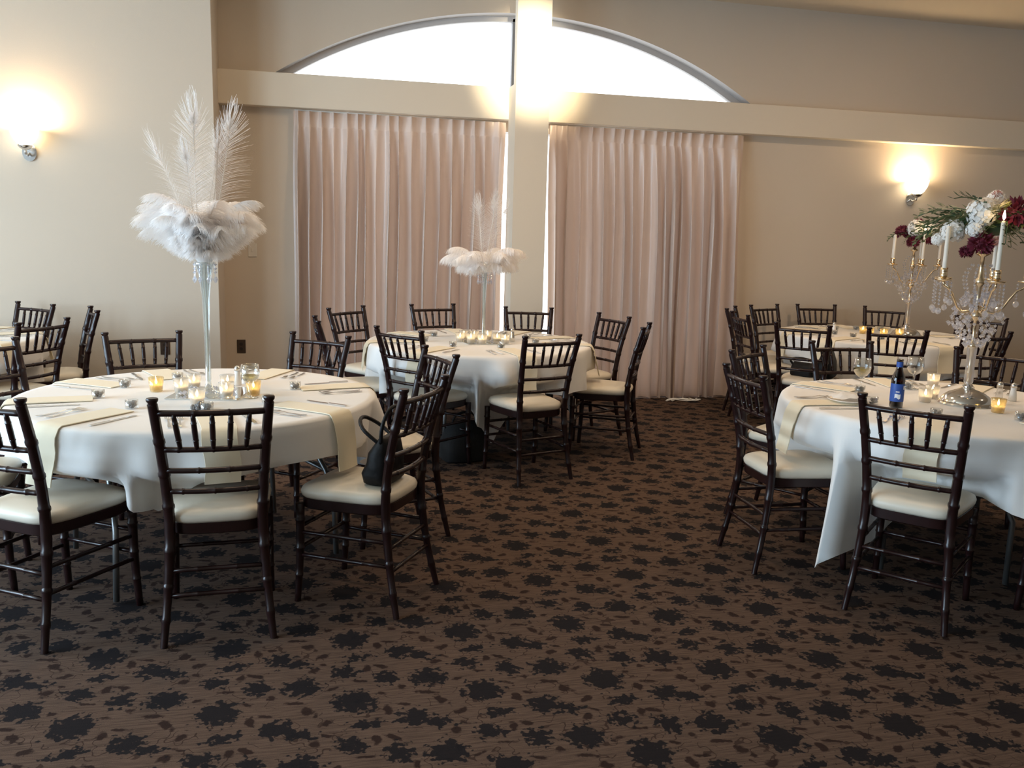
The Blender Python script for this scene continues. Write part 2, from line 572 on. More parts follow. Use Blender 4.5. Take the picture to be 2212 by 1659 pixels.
# ------------------------------------------------------------------ wall fittings
def sconce(x, y, z, label):
    t = thing('wall_sconce', label, 'wall lamp', (x, y, z), 0, 'lit wall sconces')
    MB().rings([[(.05 * math.cos(2 * PI * j / 16), -d, .065 * math.sin(2 * PI * j / 16) - .02) for j in range(16)] for d in (.0, .014)]).build('back_plate', 'steel', t, auto=40)
    MB().tube([(0, -.012, -.03), (0, -.05, -.045), (0, -.10, -.035), (0, -.105, -.005)], .009, 8).build('arm', 'steel', t)
    MB().lathe([(.004, -.018), (.014, -.012), (.036, .0), (.05, .016), (.052, .022), (.03, .022)], 16, (0, -.105, 0)).build('cup', 'steel', t)
    MB().lathe([(.03, .02), (.062, .045), (.088, .09), (.10, .145), (.102, .155), (.097, .150), (.085, .092), (.058, .05), (.028, .026)], 20, (0, -.105, 0), False).build('shade', 'lamp_shade', t)
    MB().ball((0, -.105, .085), .038, 12, 8, (1, 1, 1.35)).build('bulb', 'bulb_glow', t)
    lamp('bulb_light', 'POINT', (x, y - .085, z + .15), 18, (1.0, .76, .46), shadow_soft_size=.04)
    return t
sconce(-2.035, 7.30, 2.03, 'lit wall lamp glowing on the grey alcove wall')
sconce(5.83, WY, 1.985, 'lit wall lamp glowing on the tan wall above the flowers')

def outlet(x, y, z, label, m='plastic_brown', m2='plastic_dark'):
    t = thing('wall_outlet', label, 'outlet', (x, y, z))
    MB().box((-.036, -.007, -.058), (.036, 0, .058), .003).build('cover_plate', m, t, smooth=False)
    for dz in (-.02, .02):
        MB().rings([[(.015 * math.cos(2 * PI * j / 12), -.0065 - d, dz + .015 * math.sin(2 * PI * j / 12)) for j in range(12)] for d in (0, .003)]).build('socket', m2, t, smooth=False)
outlet(-.60, WY, .493, 'brown wall outlet beside the alcove corner')
outlet(-1.143, 7.30, .548, 'dark outlet plate on the grey wall behind a chair back')
t = thing('light_switch', 'pale switch plate on the wall beside the large feathers', 'switch', (-.49, WY, 1.317))
MB().box((-.036, -.006, -.058), (.036, 0, .058), .003).build('cover_plate', 'plastic_pale', t, smooth=False)
MB().box((-.006, -.014, -.012), (.006, -.005, .012), .002).build('toggle', 'plastic_pale', t, smooth=False)
cb = MB()
pts = []
for k in range(60):
    a = k * .62
    pts.append((.16 * math.sin(a * .37) + .03 * math.cos(a), .035 * math.sin(a), .010 + .006 * (1 + math.sin(a * 1.7))))
cb.tube(pts, .006, 6)
tag(cb.build('cable', 'white_paint', loc=(3.40, 7.50, 0)), 'loose white cable bundle on the carpet at the curtain hem', 'cable')

# ------------------------------------------------------------------ chairs
def bamboo(pts, r, nodes=(), n=8, sub=14):
    """tube through pts with slightly swollen rings, as on turned bamboo-style sticks"""
    P = [Vector(p) for p in pts]
    ln = [0]
    for a, b_ in zip(P, P[1:]):
        ln.append(ln[-1] + (b_ - a).length)
    T = ln[-1]
    ts = sorted(set([i / sub for i in range(sub + 1)] + [min(1, max(0, q + d)) for q in nodes for d in (-.014, -.006, .006, .014)]))
    out, rad = [], []
    for t in ts:
        s = t * T
        i = max(k for k in range(len(ln) - 1) if ln[k] <= s + 1e-9)
        # smooth (Catmull-Rom) position
        p0, p1, p2, p3 = P[max(i - 1, 0)], P[i], P[i + 1], P[min(i + 2, len(P) - 1)]
        u = (s - ln[i]) / (ln[i + 1] - ln[i])
        out.append(.5 * ((2 * p1) + (p2 - p0) * u + (2 * p0 - 5 * p1 + 4 * p2 - p3) * u * u + (3 * p1 - p0 - 3 * p2 + p3) * u ** 3))
        rr = r(t) if callable(r) else r
        rad.append(rr * (1.16 if any(abs(t - q) < .0065 for q in nodes) else 1))
    return MB().tube(out, rad, n)

def post_pt(s, z):
    tab = [(0, -.252, .190), (.20, -.212, .172), (.42, -.188, .160), (.58, -.200, .166), (.75, -.236, .178), (.90, -.280, .191)]
    for (z0, x0, y0), (z1, x1, y1) in zip(tab, tab[1:]):
        if z <= z1:
            u = (z - z0) / (z1 - z0)
            return Vector((x0 + (x1 - x0) * u, s * (y0 + (y1 - y0) * u), z))
    return Vector((tab[-1][1], s * tab[-1][2], z))

def seat_ring(z, sx, grow=0., n=40):
    pts = []
    for j in range(n):
        a = 2 * PI * j / n
        ca, sa = math.cos(a), math.sin(a)
        e = .42
        x = .195 * math.copysign(abs(ca) ** e, ca)
        y = math.copysign(abs(sa) ** e, sa)
        half = .200 - .036 * (.195 - x) / .39
        pts.append(((x + (.008 if x > 0 else 0)) * sx + grow * ca, y * half * sx + grow * sa, z))
    return pts

def make_chair():
    t = thing('chiavari_chair', '', 'chair')
    for s in (1, -1):
        pts = [post_pt(s, z) for z in (0, .2, .42, .58, .75, .895)]
        p = bamboo(pts, lambda q: .0125 + .0065 * min(1, q / .45) - .003 * max(0, q - .5), (.12, .24, .38, .56, .70, .84), 8, 16)
        tp = pts[-1]
        p.lathe([(.0145, -.004), (.0145, .004), (.0195, .011), (.0205, .018), (.0185, .022)], 10, tp)
        p.build('back_post', 'wood_dark', t, auto=45)
        q = bamboo([(.182, s * .182, .415), (.184, s * .183, .2), (.196, s * .187, 0)], lambda q: .0190 - .006 * q, (.2, .45, .7), 8, 8)
        q.build('leg', 'wood_dark', t)
    for k, z in enumerate((.862, .725, .645, .565)):
        a, b_ = post_pt(1, z), post_pt(-1, z)
        m_ = (a + b_) / 2 + Vector((-.020, 0, 0))
        bamboo([a, (a + m_) / 2 + Vector((-.005, 0, 0)), m_, (b_ + m_) / 2 + Vector((-.005, 0, 0)), b_], .0105 if k else .0115, (.18, .5, .82) if k % 2 else (.35, .65), 8, 10).build('back_rail', 'wood_dark', t)
    for i in range(5):
        f_ = (i - 2) / 3.0
        bow = lambda q: -.020 * (1 - q * q) - .004
        a, b_ = post_pt(1, .862), post_pt(1, .725)
        bamboo([(a.x + bow(f_), a.y * f_, .860), (b_.x + bow(f_), b_.y * f_ * .93, .727)], lambda q: .0070 + .0030 * math.sin(PI * min(1, q * 1.0)), (.3, .7), 6, 6).build('spindle', 'wood_dark', t)
    # apron and cushion
    MB().rings([seat_ring(.395, .955), seat_ring(.400, .985), seat_ring(.436, .99), seat_ring(.440, .96)]).build('seat_frame', 'wood_dark', t, auto=40)
    cu = [seat_ring(.438, .975), seat_ring(.447, 1.01), seat_ring(.462, 1.025), seat_ring(.476, .995), seat_ring(.486, .90), seat_ring(.493, .70), seat_ring(.497, .40), seat_ring(.498, .10)]
    MB().rings(cu).build('seat_cushion', 'vinyl_ivory', t)
    fl = lambda s, z: Vector((.183 + .012 * (1 - z / .4), s * (.182 + .005 * (1 - z / .4)), z))
    for s in (1, -1):
        for z in (.20, .295):
            bamboo([post_pt(s, z), fl(s, z)], .0085, (.33, .66), 7, 4).build('stretcher', 'wood_dark', t)
    for z in (.225, .315):
        bamboo([fl(1, z), fl(-1, z)], .0085, (.33, .66), 7, 4).build('stretcher', 'wood_dark', t)
    for z in (.18, .27):
        bamboo([post_pt(1, z), post_pt(-1, z)], .0085, (.33, .66), 7, 4).build('stretcher', 'wood_dark', t)
    return t

# tables: centre, cloth half-width, cloth turn, radius
TABLES = {
    'A': dict(c=(-.491, 4.062), a=.915, turn=-98.5 - 45, rad=.762, p=.56),
    'B': dict(c=(1.152, 6.013), a=1.03, turn=-92 - 45, rad=.775, p=.86),
    'C': dict(c=(2.958, 3.529), a=1.04, turn=154, rad=.745, p=.92),
    'D': dict(c=(4.66, 6.44), a=1.05, turn=20, rad=.80, p=.8),
    'E': dict(c=(-2.52, 6.20), a=1.03, turn=10, rad=.762, p=.8),
}
# chairs: table, middle between the two post tops, facing (degrees), label, short phrase for its place
CH = [
    ('A', (-.341, 3.088), 93, 'dark wooden chair seen square from behind at the large feather table', 'the chair seen square from behind'),
    ('A', (-1.107, 3.218), 56, 'dark chair cut by the left picture edge, in the foreground', 'the foreground chair at the picture edge'),
    ('A', (-1.70, 3.84), 8, 'dark chair of which only the seat corner enters the picture edge', 'the chair almost out of the picture'),
    ('A', (-1.58, 4.70), -30, 'dark chair cut by the picture edge, behind the large feather table', 'the chair back cut by the picture edge'),
    ('A', (-.919, 5.131), -74, 'dark chair facing the camera behind the large feather table, before the wall outlet', 'the chair before the wall outlet'),
    ('A', (.046, 5.033), -127, 'dark chair facing the camera behind the large feather table, before the curtain', 'the chair before the curtain edge'),
    ('A', (.632, 4.323), 196, 'dark chair standing right behind the chair with the handbag', 'the chair behind the handbag chair'),
    ('A', (.436, 3.358), 148, 'dark wooden chair with a black handbag on its ivory seat', 'the handbag chair'),
    ('B', (1.396, 4.964), 107, 'dark chair seen from behind at the small feather table by the curtains', 'the chair seen from behind'),
    ('B', (.51, 5.33), 40, 'dark chair at the small feather table, its back overlapped by another chair', 'the overlapped chair'),
    ('B', (.02, 5.95), 3, 'dark chair seen edge-on at the small feather table, under the draped cloth corner', 'the edge-on chair under the cloth corner'),
    ('B', (.254, 6.899), -46, 'dark chair near the curtain edge, turned towards the small feather table', 'the chair by the curtain edge'),
    ('B', (.982, 7.26), -74, 'dark chair facing the camera against the curtain, beside the small feathers', 'the chair against the curtain'),
    ('B', (1.753, 7.02), -102, 'dark chair facing the camera in front of the column', 'the chair in front of the column'),
    ('B', (2.278, 6.376), -162, 'dark chair showing its back slats before the second curtain', 'the chair before the second curtain'),
    ('B', (2.242, 5.597), 152, 'dark chair in profile with bright ivory seat at the small feather table', 'the chair in profile'),
    ('C', (2.233, 2.836), 40, 'dark wooden chair nearest the beer bottle, seen from behind', 'the chair nearest the beer bottle'),
    ('C', (1.924, 3.612), -2, 'dark glossy chair in profile at the candelabra table, nearest the open carpet', 'the glossy chair in profile'),
    ('C', (2.36, 4.40), -54, 'dark chair standing behind the glossy chair in profile', 'the chair behind the glossy one'),
    ('C', (3.138, 4.686), -95, 'dark chair facing the camera behind the white wine glass', 'the chair behind the wine glass'),
    ('C', (3.865, 4.275), -135, 'dark chair cut by the picture edge, behind the large candelabra', 'the chair behind the candelabra'),
    ('C', (3.12, 2.43), 98, 'dark chair whose leg just enters the lower picture edge', 'the chair cut by the lower picture edge'),
    ('D', None, 52, 'dark chair against the tan wall behind the far candelabra stem', 'the chair behind the far candelabra'),
    ('D', None, 83, 'dark chair standing alone against the tan wall', 'the chair alone against the tan wall'),
    ('D', None, 112, 'dark chair against the tan wall beside the curtain', 'the chair by the curtain end'),
    ('D', None, 142, 'dark chair at the far candelabra table nearest the curtain', 'the chair nearest the curtain'),
    ('D', None, 172, 'dark edge-on chair at the far candelabra table', 'the edge-on chair'),
    ('D', (3.50, 5.72, 48), 208, 'dark chair with two black bags on its seat at the far candelabra table', 'the chair with two bags'),
    ('D', None, 240, 'dark chair seen from behind beyond the beer bottle', 'the chair beyond the beer bottle'),
    ('D', None, 270, 'dark chair seen from behind through the large candelabra stem', 'the chair behind the candelabra stem'),
    ('D', (5.64, 6.42, 222), 0, 'dark chair facing the camera behind the hanging crystals', 'the chair behind the crystals'),
    ('D', (6.12, 5.95, 214), 0, 'dark chair at the far candelabra table cut by the picture edge', 'the far chair at the picture edge'),
    ('E', (-1.58, 5.741), 152, 'dark chair seen from behind at the table cut by the picture edge', 'the chair seen from behind'),
    ('E', (-1.487, 6.60), 199, 'dark chair seen edge-on alone against the grey wall', 'the edge-on chair by the wall'),
    ('E', (-1.98, 7.02), 232, 'dark chair against the grey wall below the lit lamp', 'the chair below the lamp'),
]
chair0 = make_chair()
GROUPS = {'A': 'chairs around the large feather table', 'B': 'chairs around the small feather table', 'C': 'chairs around the large candelabra table',
          'D': 'chairs around the far candelabra table', 'E': 'chairs at the table by the picture edge'}
SEATS = []
for i, (tb, m_, face, lab, ph) in enumerate(CH):
    if tb == 'D':
        cx, cy = TABLES['D']['c']
        if m_ is None:
            rr_ = 1.25 if face == 142 else 1.22
            m_ = (cx + rr_ * math.cos(R(face)), cy + rr_ * math.sin(R(face)))
            face = face + 180
        else:
            face = m_[2]
    x, y = m_[0] + .285 * math.cos(R(face)), m_[1] + .285 * math.sin(R(face))
    if i == 0:
        o = chair0
        o.location = (x, y, 0)
        o.rotation_euler = (0, 0, R(face))
        o['label'] = lab
        o['group'] = GROUPS[tb]
    else:
        o = dup(chair0, (x, y, 0), R(face), lab, GROUPS[tb])
    SEATS.append((tb, (x, y), face, ph))

# ------------------------------------------------------------------ tables and cloths
TZ = .748
TNAME = {'A': 'large feather table', 'B': 'small feather table', 'C': 'large candelabra table', 'D': 'far candelabra table', 'E': 'table cut by the picture edge'}
def cloth_r(T, th, drop):
    """radius of the hanging cloth at turn th and distance drop below the rim"""
    k = T['ph']
    w = .5 * math.sin(9 * th + k) + .34 * math.sin(14 * th + 1.7 * k) + .22 * math.sin(5 * th + .6 * k)
    cw = max(0, math.cos(4 * (th - R(T['turn'] + 45)))) ** 3     # folds gather at the four corners
    w += .9 * cw * math.sin(20 * (th - R(T['turn'] + 45)) + .8)
    return T['rad'] + .012 + min(drop, .03) * .25 + drop * (.08 + .20 * w)
def cloth_len(T, th):
    d = th - R(T['turn'])
    m = max(abs(math.cos(d)), abs(math.sin(d)))
    # slightly rounded corners
    return T['a'] * min((1 / m) ** T['p'], 1.40 ** T['p'])
def sstep(a, b_, x):
    t = min(1, max(0, (x - a) / (b_ - a)))
    return t * t * (3 - 2 * t)
def beside_seat(key, th, r, z):
    """cloth below seat height is pushed back by the chair standing there"""
    k = 1 - sstep(.505, .60, z)
    if k <= 0:
        return r
    cx, cy = TABLES[key]['c']
    out = r
    for tb, (sx, sy), fc, _p in SEATS:
        if tb != key:
            continue
        ux, uy = math.cos(th), math.sin(th)
        # march from the middle outwards until the seat is met
        for i in range(20, 100):
            q = i * .01
            dx, dy = cx + q * ux - sx, cy + q * uy - sy
            lx, ly = dx * math.cos(R(fc)) + dy * math.sin(R(fc)), -dx * math.sin(R(fc)) + dy * math.cos(R(fc))
            if abs(lx) < .225 and abs(ly) < .232:
                side = 1 - sstep(.205, .232, abs(ly))
                lim = max(.63 if key == 'A' else .48, q - .012)
                if lim < out:
                    out = min(out, r + (lim - r) * k * side)
                break
    return out
def make_table(key):
    T = TABLES[key]
    T['ph'] = {'A': 1.3, 'B': 2.9, 'C': 4.4, 'D': .4, 'E': 5.1}[key]
    cx, cy = T['c']
    t = thing('banquet_table', 'round folding table under the white cloth of the ' + TNAME[key], 'table', (cx, cy, 0), 0, 'round banquet tables')
    ra = T['rad']
    MB().lathe([(ra - .02, TZ - .045), (ra, TZ - .040), (ra, TZ - .008), (ra - .012, TZ - .003)], 48).build('tabletop', 'table_ply', t, auto=40)
    turn = R({'A': 25, 'B': 10, 'C': 60, 'D': 0, 'E': 0}[key])
    for s in (1, -1):
        for q in (1, -1):
            k_ = 1.0 if key == 'A' else .72
            pts = [(s * .42 * k_, q * .10, TZ - .05), (s * .44 * k_, q * .12, .55), (s * .46 * k_, q * .30 * k_, .40), (s * .47 * k_, q * .36 * k_, .30), (s * .48 * k_, q * .36 * k_, .012)]
            pts = [(x * math.cos(turn) - y * math.sin(turn), x * math.sin(turn) + y * math.cos(turn), z) for x, y, z in pts]
            MB().tube(pts, .0125, 8).build('leg', 'leg_metal', t)
        pts = [(s * .46 * k_, -.30 * k_, .40), (s * .46 * k_, .30 * k_, .40)]
        pts = [(x * math.cos(turn) - y * math.sin(turn), x * math.sin(turn) + y * math.cos(turn), z) for x, y, z in pts]
        MB().tube(pts, .010, 8).build('crossbar', 'leg_metal', t)
    n = 288
    rows = []
    for fr in (0.02, .3, .6, .85, .97):
        rows.append([(fr * ra * math.cos(2 * PI * j / n), fr * ra * math.sin(2 * PI * j / n), TZ + .004) for j in range(n)])
    rows.append([((ra + .004) * math.cos(2 * PI * j / n), (ra + .004) * math.sin(2 * PI * j / n), TZ + .0025) for j in range(n)])
    for q in (.012, .05, .12, .2, .3, .4, .5, .6, .7, .8, .9, 1.):
        row = []
        for j in range(n):
            th = 2 * PI * j / n
            L_ = cloth_len(T, th) - ra
            d = max(.004, L_ * q)
            r = cloth_r(T, th, d)
            z = TZ - .002 - d * .985
            if z < .006:
                r += (.006 - z) * .8
                z = .006 + .004 * math.sin(11 * th)** 2
            r = beside_seat(key, th, r, z)
            row.append((r * math.cos(th), r * math.sin(th), z))
        rows.append(row)
    c = MB().grid(rows, True).build('tablecloth', 'linen_white', loc=(cx, cy, 0))
    tag(c, 'square white cloth draped over the ' + TNAME[key], 'tablecloth', 'white tablecloths')
    return t
for k in TABLES:
    make_table(k)

# ------------------------------------------------------------------ place settings
TOPZ = TZ + .0045
def flat_bar(prof, th):
    """prof: list of (x, half width, z) -> a thin bent strip"""
    rs = []
    for x, w, z in prof:
        rs.append([(x, -w, z), (x, w, z), (x, w, z + th), (x, -w, z + th)])
    return MB().rings(rs)
def fork_mesh():
    m = flat_bar([(-.095, .006, .004), (-.06, .0065, .001), (0, .0035, .002), (.035, .003, .006), (.050, .0095, .006), (.062, .011, .004)], .0016)
    for k in (-1.5, -.5, .5, 1.5):
        rs = [[(x, k * .0062 - .0018, z), (x, k * .0062 + .0018, z), (x, k * .0062 + .0018, z + .0016), (x, k * .0062 - .0018, z + .0016)] for x, z in ((.062, .004), (.082, .002), (.098, .006))]
        m.rings(rs)
    return m.mesh('fork', 'steel', False)
def knife_mesh():
    m = flat_bar([(-.105, .007, .001), (-.06, .0085, .001), (-.01, .006, .001)], .004)
    m.add([p for x, a, b_ in ((-.01, -.006, .007), (.03, -.006, .011), (.09, -.006, .010), (.115, -.005, .002)) for p in ((x, a, .001), (x, b_, .001), (x, b_, .0022), (x, a, .0026))],
          [f for i in range(3) for k in range(4) for f in [(i * 4 + k, i * 4 + (k + 1) % 4, i * 4 + 4 + (k + 1) % 4, i * 4 + 4 + k)]] + [(3, 2, 1, 0), (12, 13, 14, 15)])
    return m.mesh('knife', 'steel', False)
FORK, KNIFE = fork_mesh(), knife_mesh()
def favor_proto():
    g = MB().lathe([(.024, 0), (.026, .004), (.026, .036), (.0245, .036), (.0245, .005)], 12, caps=False).mesh('cup', 'clear_glass')
    c = MB()
    rr = random.Random(5)
    for k in range(16):
        a = rr.uniform(0, 2 * PI)
        q = .016 * math.sqrt(rr.random())
        c.ball((q * math.cos(a), q * math.sin(a), .008 + .018 * rr.random()), .0075, 6, 5)
    return g, c.mesh('candies', 'candy_grey')
FAV_G, FAV_C = favor_proto()
def napkin(T, th, w, r0, hang, label, seed):
    r = random.Random(seed)
    cx, cy = T['c']
    wob = r.uniform(-.012, .012)
    rows_t, rows_b = [], []
    cs = [-1, -.6, -.2, .2, .6, 1]
    cols = []
    # outermost reach of the cloth under the strip, so that the napkin lies on it
    def reach(d):
        return max(cloth_r(T, th + u * w / 2 / T['rad'], d) * math.cos(u * w / 2 / T['rad']) for u in cs)
    path = [(r0, TOPZ + .002), ((r0 + T['rad']) / 2, TOPZ + .0035), (T['rad'] - .03, TOPZ + .003), (T['rad'] + .002, TOPZ + .002), (T['rad'] + .014, TOPZ - .006)]
    for k in range(1, 9):
        d = .012 + hang * k / 8
        path.append((max(path[-1][0], reach(d) + .006), TOPZ - d))
    m = MB()
    th_ = .0032
    rs = []
    for i, (pr, pz) in enumerate(path):
        q0 = path[max(i - 1, 0)]
        q1 = path[min(i + 1, len(path) - 1)]
        tx, tz = q1[0] - q0[0], q1[1] - q0[1]
        l_ = math.hypot(tx, tz)
        nx, nz = -tz / l_, tx / l_
        lo, hi = [], []
        for u in cs:
            y = u * w / 2 + wob * (i / len(path)) + .004 * math.sin(i * .9 + seed)
            lift = .004 * math.cos(u * 2.2 + seed) if i > 6 else 0
            lo.append((pr + nx * lift, y, pz + nz * lift))
            hi.append((pr + nx * (th_ + lift), y * .99, pz + nz * (th_ + lift)))
        rs.append(lo + hi[::-1])
    m.rings(rs)
    o = m.build('napkin', 'linen_ivory', loc=(cx, cy, 0), auto=50)
    o.rotation_euler = (0, 0, th)
    return tag(o, label, 'napkin', 'folded ivory napkins')
for i, (tb, (sx, sy), face, ph) in enumerate(SEATS):
    T = TABLES[tb]
    cx, cy = T['c']
    th = math.atan2(sy - cy, sx - cx)
    where = ph + ', ' + TNAME[tb]
    if i == 31:
        continue
    napkin(T, th, .128, .44, .175 + .045 * ((i * 37) % 10) / 10, 'ivory napkin for ' + where, i)
    def at(r, off, z=TOPZ, rz=0.):
        return (cx + r * math.cos(th) - off * math.sin(th), cy + r * math.sin(th) + off * math.cos(th), z)
    rr = random.Random(i + 50)
    fv = thing('favor_cup', 'grey candy cup by ' + where, 'favor', at(.40 + rr.uniform(-.02, .02), rr.uniform(-.02, .02)), rr.uniform(0, 6), 'favor cups')
    obj('cup', FAV_G, fv)
    obj('candies', FAV_C, fv)
    for nm, me, off in (('fork', FORK, -.125), ('salad_fork', FORK, -.165), ('knife', KNIFE, .13)):
        if i in (2, 21) and nm != 'knife':
            continue
        o = obj(nm, me, None, at(.60, off))
        o.rotation_euler = (0, 0, th + PI + rr.uniform(-.12, .12))
        tag(o, {'fork': 'inner fork', 'salad_fork': 'outer fork', 'knife': 'steel knife'}[nm] + ' for ' + where, 'fork' if 'fork' in nm else 'knife', 'table cutlery')

# ------------------------------------------------------------------ feathers
def plume_mesh(seed, L_=.36, rise=.55, droop=1.0, barb=.085, nb=210):
    """ostrich plume along +x: curved quill with long soft drooping barbs"""
    r = random.Random(seed)
    def spine(t):
        return Vector((L_ * (t - .10 * t ** 3), .02 * math.sin(2.2 * t + seed) * t, L_ * (rise * t - droop * .62 * t ** 2.6)))
    pts = [spine(i / 9) for i in range(10)]
    q = MB().tube(pts, [.0026 - .0019 * i / 9 for i in range(10)], 5)
    m = MB()
    for s in (1, -1):
        for k in range(nb):
            t = .20 + .80 * (k + r.random()) / nb
            p = spine(t)
            d = (spine(min(1, t + .02)) - spine(t - .02)).normalized()
            side = Vector((-d.y, d.x, 0)).normalized() * s
            up = side.cross(d) * s
            ln = barb * (.45 + .75 * math.sin(PI * min(1, .18 + .80 * t)) ** .8) * r.uniform(.75, 1.15)
            v0 = side * r.uniform(.65, 1.0) + d * r.uniform(.25, .75) + up * r.uniform(-.25, .45)
            v0.normalize()
            w = .0019
            a = p
            dirv = v0
            wd = d * w
            strip = [(a - wd, a + wd)]
            n = 4
            for i in range(1, n + 1):
                dirv = (dirv + Vector((0, 0, -1)) * (.22 + .20 * i / n) + d * r.uniform(-.05, .18)).normalized()
                a = a + dirv * ln / n
                ww = wd * (1 - .75 * i / n)
                strip.append((a - ww, a + ww))
            base = len(m.v)
            for e in strip:
                m.v += [tuple(e[0]), tuple(e[1])]
            for i in range(n):
                b0 = base + 2 * i
                m.f.append((b0, b0 + 1, b0 + 3, b0 + 2))
    # the tip curls over into a tuft
    return m.mesh('plume', 'feather'), q.mesh('quill', 'quill')
def peacock_mesh(seed, L_=.60):
    """tall white peacock feather along +z with loose barbs and a fanned eye at the tip"""
    r = random.Random(seed)
    sw = r.uniform(-.05, .05)
    def spine(t):
        return Vector((sw * t * t, .03 * math.sin(3 * t + seed) * t, L_ * t))
    pts = [spine(i / 10) for i in range(11)]
    q = MB().tube(pts, [.0032 - .0022 * i / 10 for i in range(11)], 5)
    m = MB()
    for s in (1, -1):
        for k in range(120):
            t = .22 + .78 * ((k + r.random()) / 120) ** .8
            p = spine(t)
            tip = max(0, (t - .72) / .28)
            ln = (.06 + .06 * math.sin(PI * min(1, t)) + .05 * tip) * r.uniform(.7, 1.15)
            spread = .85 - .38 * tip
            v = Vector((s * spread * r.uniform(.8, 1.1), r.uniform(-.22, .22), 1.0 - .25 * (1 - tip))).normalized()
            w = Vector((0, .0012, 0)) + Vector((.0010, 0, 0))
            a = p
            base = len(m.v)
            m.v += [tuple(a - w), tuple(a + w)]
            n = 3
            for i in range(1, n + 1):
                v = (v + Vector((s * .10 * (1 - tip) - s * .22 * tip, 0, -.10 * (1 - tip)))).normalized()
                a = a + v * ln / n
                ww = w * (1 - .6 * i / n)
                m.v += [tuple(a - ww), tuple(a + ww)]
            for i in range(n):
                b0 = base + 2 * i
                m.f.append((b0, b0 + 1, b0 + 3, b0 + 2))
    # dense eye
    for k in range(90):
        a_ = r.uniform(0, 2 * PI)
        e = spine(.93)
        p = e + Vector((.016 * math.cos(a_) * r.random(), .004 * r.uniform(-1, 1), .024 * math.sin(a_) * r.random()))
        v = Vector((math.cos(a_) * .5, r.uniform(-.3, .3), .4 + math.sin(a_) * .5)).normalized() * .026
        w = Vector((.0016, .0008, 0))
        base = len(m.v)
        m.v += [tuple(p - w), tuple(p + w), tuple(p + v + w * .4), tuple(p + v - w * .4)]
        m.f.append((base, base + 1, base + 2, base + 3))
    return m.mesh('peacock_feather', 'feather'), q.mesh('quill', 'quill')
PLUMES = [plume_mesh(k, L_, ri, dr, ba) for k, (L_, ri, dr, ba) in enumerate(((.345, .72, .80, .100), (.33, .66, .90, .105), (.36, .80, .85, .095), (.30, .60, .80, .110), (.25, .42, .60, .110)))]
PEACOCKS = [peacock_mesh(20 + k, .60) for k in range(3)]

def feather_piece(loc, label, spec, tall, vz=.585):
    t = thing('feather_centerpiece', label, 'centerpiece', loc, 0, 'feather centerpieces')
    prof = [(.050, 0), (.052, .004), (.040, .012), (.020, .022), (.013, .05), (.0125, .20), (.014, .34), (.018, .44), (.026, .52), (.040, .57), (.046, vz),
            (.043, vz), (.036, .565), (.022, .515), (.014, .44), (.010, .34), (.008, .20), (.008, .06), (.004, .055)]
    MB().lathe(prof, 24, caps=False).build('vase', 'vase_glass', t)
    st = MB()
    rr = random.Random(4)
    for k in range(9):
        a = rr.uniform(0, 2 * PI)
        st.tube([(.003 * math.cos(a), .003 * math.sin(a), .10), (.006 * math.cos(a), .006 * math.sin(a), .4), (.022 * math.cos(a), .022 * math.sin(a), vz)], .0018, 5)
    so = st.build('feather_stems', 'quill', t)
    so['kind'] = 'stuff'
    # foam ball that holds the plumes
    MB().ball((0, 0, vz + .03), .042, 10, 8).build('holder', 'feather', t)
    for k in range(8):
        a = 2 * PI * (k + .5) / 8
        m = MB()
        x, y = .047 * math.cos(a), .047 * math.sin(a)
        m.tube([(x * .95, y * .95, vz - .006), (x, y, vz - .075)], .0008, 4)
        for dz in (.012, .030, .046):
            m.gem((x, y, vz - dz), .0060)
        m.gem((x, y, vz - .078), .0085, .016)
        m.build('crystal_drop', 'crystal', t, smooth=False)
    for (ang, tilt, v, sc) in spec:
        me, qu = PLUMES[v]
        o = obj('plume', me, t, (0, 0, vz + .012))
        o.rotation_euler = (0, -R(tilt), R(ang))
        o.scale = (sc, sc, sc)
        obj('quill', qu, o)
    for (ang, lean, v, sc, spin) in tall:
        me, qu = PEACOCKS[v]
        o = obj('peacock_feather', me, t, (.012 * math.cos(R(ang)), .012 * math.sin(R(ang)), vz + .02))
        o.rotation_euler = (Matrix.Rotation(R(ang), 3, 'Z') @ Matrix.Rotation(R(lean), 3, 'Y') @ Matrix.Rotation(R(spin - ang), 3, 'Z')).to_euler()
        o.scale = (sc, sc, sc)
        obj('quill', qu, o)
    return t
rf = random.Random(12)
spec1 = [(k * 360 / 15 + rf.uniform(-8, 8), rf.uniform(27, 36), rf.choice((0, 1, 2)), rf.uniform(.95, 1.06)) for k in range(15)]
spec1 += [(k * 360 / 15 + 9 + rf.uniform(-8, 8), rf.uniform(17, 25), rf.choice((0, 1)), rf.uniform(.88, .98)) for k in range(15)]
spec1 += [(k * 360 / 13 + 20 + rf.uniform(-8, 8), rf.uniform(20, 30), 3, rf.uniform(.68, .82)) for k in range(13)]
spec1 += [(k * 360 / 11 + 4, rf.uniform(26, 36), 4, rf.uniform(.62, .76)) for k in range(11)]
spec1 += [(k * 360 / 9 + 11, rf.uniform(14, 24), 4, rf.uniform(.42, .52)) for k in range(9)]
spec1 += [(a_, t_, 3, .62) for a_, t_ in ((250, 34), (268, 50), (285, 40), (262, 26), (300, 32), (236, 30), (276, 34), (256, 58), (283, 60))]
spec1 += [(k * 360 / 8 + 14, rf.uniform(46, 60), 3, rf.uniform(.7, .85)) for k in range(8)]
feather_piece((-.455, 4.03, TOPZ + .006), 'tall glass vase with a full burst of white plumes on the nearer table', spec1,
              [(186, 5, 0, 1.0, 6), (6, 14, 1, .98, 6), (186, 24, 2, .82, 60), (350, 9, 1, .84, 30), (200, 11, 2, .74, 6), (340, 3, 0, .70, 40)])
